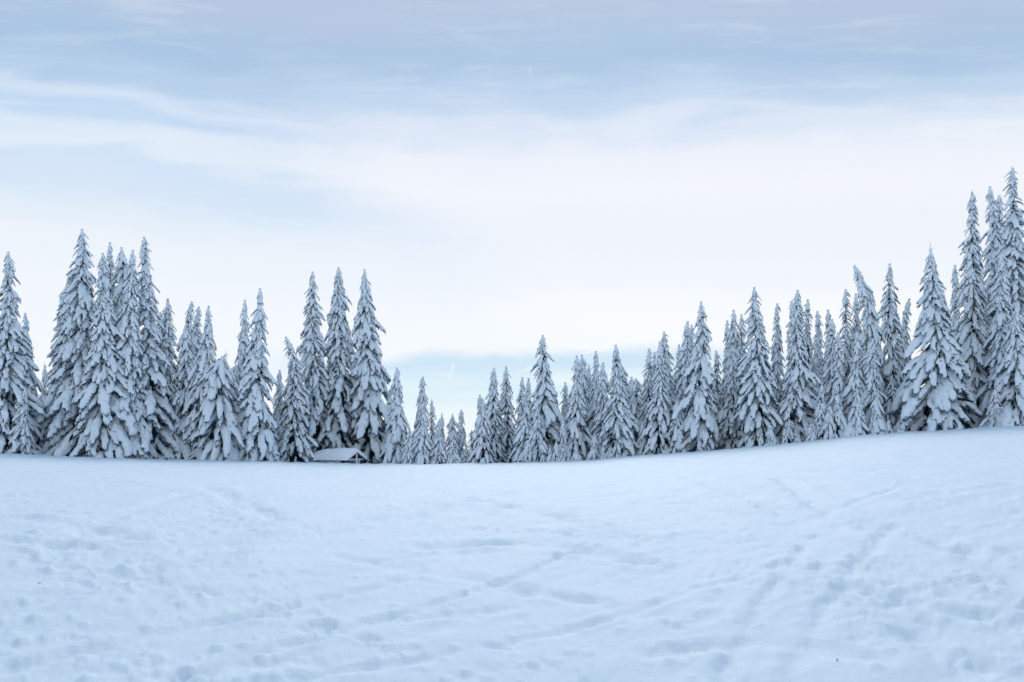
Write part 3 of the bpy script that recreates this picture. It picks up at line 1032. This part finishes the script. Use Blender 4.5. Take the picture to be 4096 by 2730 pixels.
print('boughs', N_BOUGH)


# ------------------------------------------------------------------ shelter with a snow loaded roof
def build_shelter():
    u = (1352 - CX) / F_PX
    Dp = 78.0
    root = bpy.data.objects.new('picnic_shelter', None)
    COL.objects.link(root)
    zt = lambda ys: CAM_H - (ys - HOR) / F_PX * Dp
    gz = ground_z(u * Dp, Dp)
    root.location = (u * Dp, Dp, gz)
    root.rotation_euler = (0, 0, R(-30))
    tag(root, 'open timber shelter under a thick snow cap, sunk behind the crest', 'shelter')
    ridge = zt(1811) - gz          # underside of the roof ridge
    eave = zt(1840) - gz
    HL, HWd = 2.35, 1.35           # half length along X, half width along Y
    sl = (ridge - eave) / HWd
    def rz(yv):
        return ridge - abs(yv) * sl
    # roof boards: two slopes made of boards running along the ridge
    roof = bpy.data.objects.new('roof', None)
    s = Soup()
    s.box((-HL, -.05, ridge - .10), (HL, .05, ridge - .002))
    bpy.data.objects.remove(roof)
    roof = link('roof', s.mesh('roof', [M_WOOD], False), root)
    nb = 7
    bw = HWd / nb
    bl = math.hypot(bw, bw * sl)
    s = Soup()
    s.box((-HL, -bl * .48, -.012), (HL, bl * .48, .012))
    bm = s.mesh('board', [M_WOOD], False)
    for side in (-1, 1):
        for k in range(nb):
            o = link('board', bm, roof)
            yc = side * (k + .5) * bw
            o.location = (0, yc, rz(yc) + .02)
            o.rotation_euler = (-side * math.atan(sl), 0, 0)
    # rafters
    s = Soup()
    s.box((-.035, 0, -.09), (.035, math.hypot(HWd, HWd * sl), 0))
    rmesh = s.mesh('rafter', [M_WOOD], False)
    for xk in np.linspace(-HL + .08, HL - .08, 6):
        for side in (-1, 1):
            o = link('rafter', rmesh, root)
            o.location = (xk, side * .06, ridge - .02)
            o.rotation_euler = (-math.atan(sl), 0, 0) if side > 0 else (-math.atan(sl), 0, math.pi)
    # posts, beams, gable frame
    s = Soup()
    s.box((-.10, -.10, -.5), (.10, .10, eave + .18))
    pm = s.mesh('post', [M_WOOD], False)
    for xk in (-HL + .35, 0, HL - .35):
        for yk in (-HWd + .22, HWd - .22):
            link('post', pm, root).location = (xk, yk, 0)
    s = Soup()
    s.box((-HL + .05, -.07, 0), (HL - .05, .07, .14))
    lm = s.mesh('beam', [M_WOOD], False)
    for yk in (-HWd + .22, HWd - .22):
        link('beam', lm, root).location = (0, yk, eave + .06)
    s = Soup()
    s.box((-.07, -HWd + .1, 0), (.07, HWd - .1, .17))
    tm = s.mesh('tie_beam', [M_FROSTWOOD], False)
    for xk in (-HL + .12, HL - .12):
        link('tie_beam', tm, root).location = (xk, 0, eave - .03)
    s = Soup()
    s.box((-.075, -.085, -.5), (.075, .085, ridge - .12))
    km = s.mesh('gable_post', [M_FROSTWOOD], False)
    for xk in (-HL + .10, HL - .10):
        link('gable_post', km, root).location = (xk + (.085 if xk > 0 else -.085), 0, 0)
    # side boards (low parapet) and a bench
    s = Soup()
    s.box((-HL + .4, -.02, 0), (HL - .9, .02, .16))
    sm_ = s.mesh('parapet_board', [M_FROSTWOOD], False)
    for k in range(4):
        link('parapet_board', sm_, root).location = (0, -HWd + .13, .45 + k * .22)
    for k in range(6):
        link('parapet_board', sm_, root).location = (0, HWd - .13, .35 + k * .22)
    s = Soup()
    s.box((-1.2, -.4, .72), (1.2, .4, .78))
    for xk in (-.9, .9):
        s.box((xk - .05, -.3, -.3), (xk + .05, .3, .715))
    link('table', s.mesh('table', [M_WOOD], False), root)
    # snow cap: closed rounded slab following the roof
    nx, ny = 60, 36
    V = []
    xs = np.linspace(-1, 1, nx)
    ys = np.linspace(-1, 1, ny)
    for layer in (0, 1):
        for a in xs:
            for b in ys:
                X_, Y_ = a * (HL + .14), b * (HWd + .14)
                low = ridge - abs(Y_) * sl + .05
                if layer == 0:
                    V.append((X_, Y_, low))
                else:
                    ed = (1 - abs(a) ** 4) * (1 - abs(b) ** 7)
                    th = (.60 + .10 * math.sin(a * 2.3 + .5) + .03 * math.sin(a * 9 + b * 3)) * max(ed, 0) ** .30
                    rnd = -.26 * math.exp(-(Y_ / .33) ** 2)                # the ridge is rounded off
                    dent = -.10 * math.exp(-((a - .22) / .10) ** 2 - ((b + .25) / .3) ** 2)
                    rip = .018 * math.sin(a * 55) * smooth(np.array((-b - .45) / .3)) * smooth(np.array((a + .1) / .3)) + .03 * math.sin((a + b * .3) * 60) * math.exp(-((a - .5) / .3) ** 2 - ((b + .2) / .22) ** 2)
                    th = max(th + (rnd + dent + float(rip)) * max(ed, 0) ** .5, .004)
                    V.append((X_, Y_, low + th))
    V = np.array(V)
    idx = lambda l, i, j: l * nx * ny + i * ny + j
    Q = []
    for i in range(nx - 1):
        for j in range(ny - 1):
            Q.append((idx(1, i, j), idx(1, i + 1, j), idx(1, i + 1, j + 1), idx(1, i, j + 1)))
            Q.append((idx(0, i, j), idx(0, i, j + 1), idx(0, i + 1, j + 1), idx(0, i + 1, j)))
    for i in range(nx - 1):
        for j, fl in ((0, 0), (ny - 1, 1)):
            q = (idx(0, i, j), idx(0, i + 1, j), idx(1, i + 1, j), idx(1, i, j))
            Q.append(q[::-1] if fl else q)
    for j in range(ny - 1):
        for i, fl in ((0, 1), (nx - 1, 0)):
            q = (idx(0, i, j), idx(0, i, j + 1), idx(1, i, j + 1), idx(1, i, j))
            Q.append(q[::-1] if fl else q)
    link('snow_cap', mesh_from('snow_cap', V, np.array(Q), [M_CAP]), root)
    return root


build_shelter()


# ------------------------------------------------------------------ sign
def build_sign():
    u = (3991 - CX) / F_PX
    D = float(crest(u)[0]) + .25
    root = bpy.data.objects.new('notice_sign', None)
    COL.objects.link(root)
    gz = ground_z(u * D, D)
    root.location = (u * D, D, gz)
    root.rotation_euler = (0, 0, R(-8))
    tag(root, 'small white notice sign on a snow crusted post, right edge of the field', 'sign')
    px = D / F_PX
    ztop = (CAM_H + (HOR - 1632) * px) - gz
    zbot = (CAM_H + (HOR - 1656) * px) - gz
    W = 19.5 * px
    v, t = tube([(.02, .0, -.2), (.015, .0, .25), (0, .0, ztop * .6), (0, .0, ztop + 4 * px)], [.17, .085, .06, .055], 9)
    link('post', mesh_from('post', v, t, [M_FROSTWOOD]), root)
    s = Soup()
    s.box((-W, -.105, zbot), (W, -.08, ztop))
    panel = link('panel', s.mesh('panel', [M_PANEL], False), root)
    s = Soup()
    s.box((-W - .012, -.11, ztop + .002), (W + .012, -.06, ztop + .05))
    v, t = tube([(0, -.02, ztop + .02), (0, -.02, ztop + .10), (0, -.02, ztop + .17)], [.085, .075, .03], 9)
    s.add(v, t)
    link('snow_cap', s.mesh('snow_cap', [M_CAP], True), root)
    s = Soup()
    rd = random.Random(4)
    hh = ztop - zbot
    def line(x0, x1, zc, th):
        x = x0
        while x < x1:
            L = rd.uniform(.02, .055)
            s.box((x, -.109, zc - th / 2), (min(x + L, x1), -.1055, zc + th / 2))
            x += L + .012
    line(-W * .35, W * .45, ztop - hh * .14, .030)
    for c0, c1 in ((-W * .9, -W * .08), (W * .06, W * .9)):
        line(c0, c1, ztop - hh * .36, .034)
        line(c0 + .05, c1, ztop - hh * .48, .022)
        line(c0 + .08, c1 - .04, ztop - hh * .60, .018)
        line(c0 + .08, c1 - .02, ztop - hh * .76, .022)
        line(c0 + .08, c1 - .04, ztop - hh * .90, .022)
    link('lettering', s.mesh('lettering', [M_PRINT], False), panel)
    s = Soup()
    zp = zbot - .02
    P3 = [(-W * .95, zp), (-W * .05, zp), (-W * .02, zp - .07), (-W * .62, zp - .26), (-W * .95, zp - .18)]
    Vv = [(x, y, z) for y in (-.10, -.075) for x, z in P3]
    T = [(0, 1, 2), (0, 2, 3), (0, 3, 4), (5, 7, 6), (5, 8, 7), (5, 9, 8)]
    for k in range(5):
        k2 = (k + 1) % 5
        T += [(k, k + 5, k2 + 5), (k, k2 + 5, k2)]
    s.add(np.array(Vv), np.array(T))
    link('arrow_board', s.mesh('arrow_board', [M_PANEL], False), root)


build_sign()


# ------------------------------------------------------------------ bits of twig lying on the snow
def twig(xd, yd, L, rot, label):
    x, y = at(xd, yd)
    s = Soup()
    s.add(*tube([(-L / 2, 0, .012), (0, .01, .02), (L / 2, -.01, .012)], [.006, .006, .003], 5))
    s.add(*tube([(0, .01, .02), (L * .22, L * .2, .03)], [.004, .002], 5))
    o = link('twig', s.mesh('twig', [M_TWIG]))
    o.location = (x, y, ground_z(x, y))
    o.rotation_euler = (0, 0, rot)
    tag(o, label, 'twig', 'dead twigs lying on the snow')


twig(1924, 1533, .03, 1.2, 'tiny dark twig lying in the snow, lower right')
twig(91, 1344, .04, .4, 'small brown twig lying in the snow, left side')
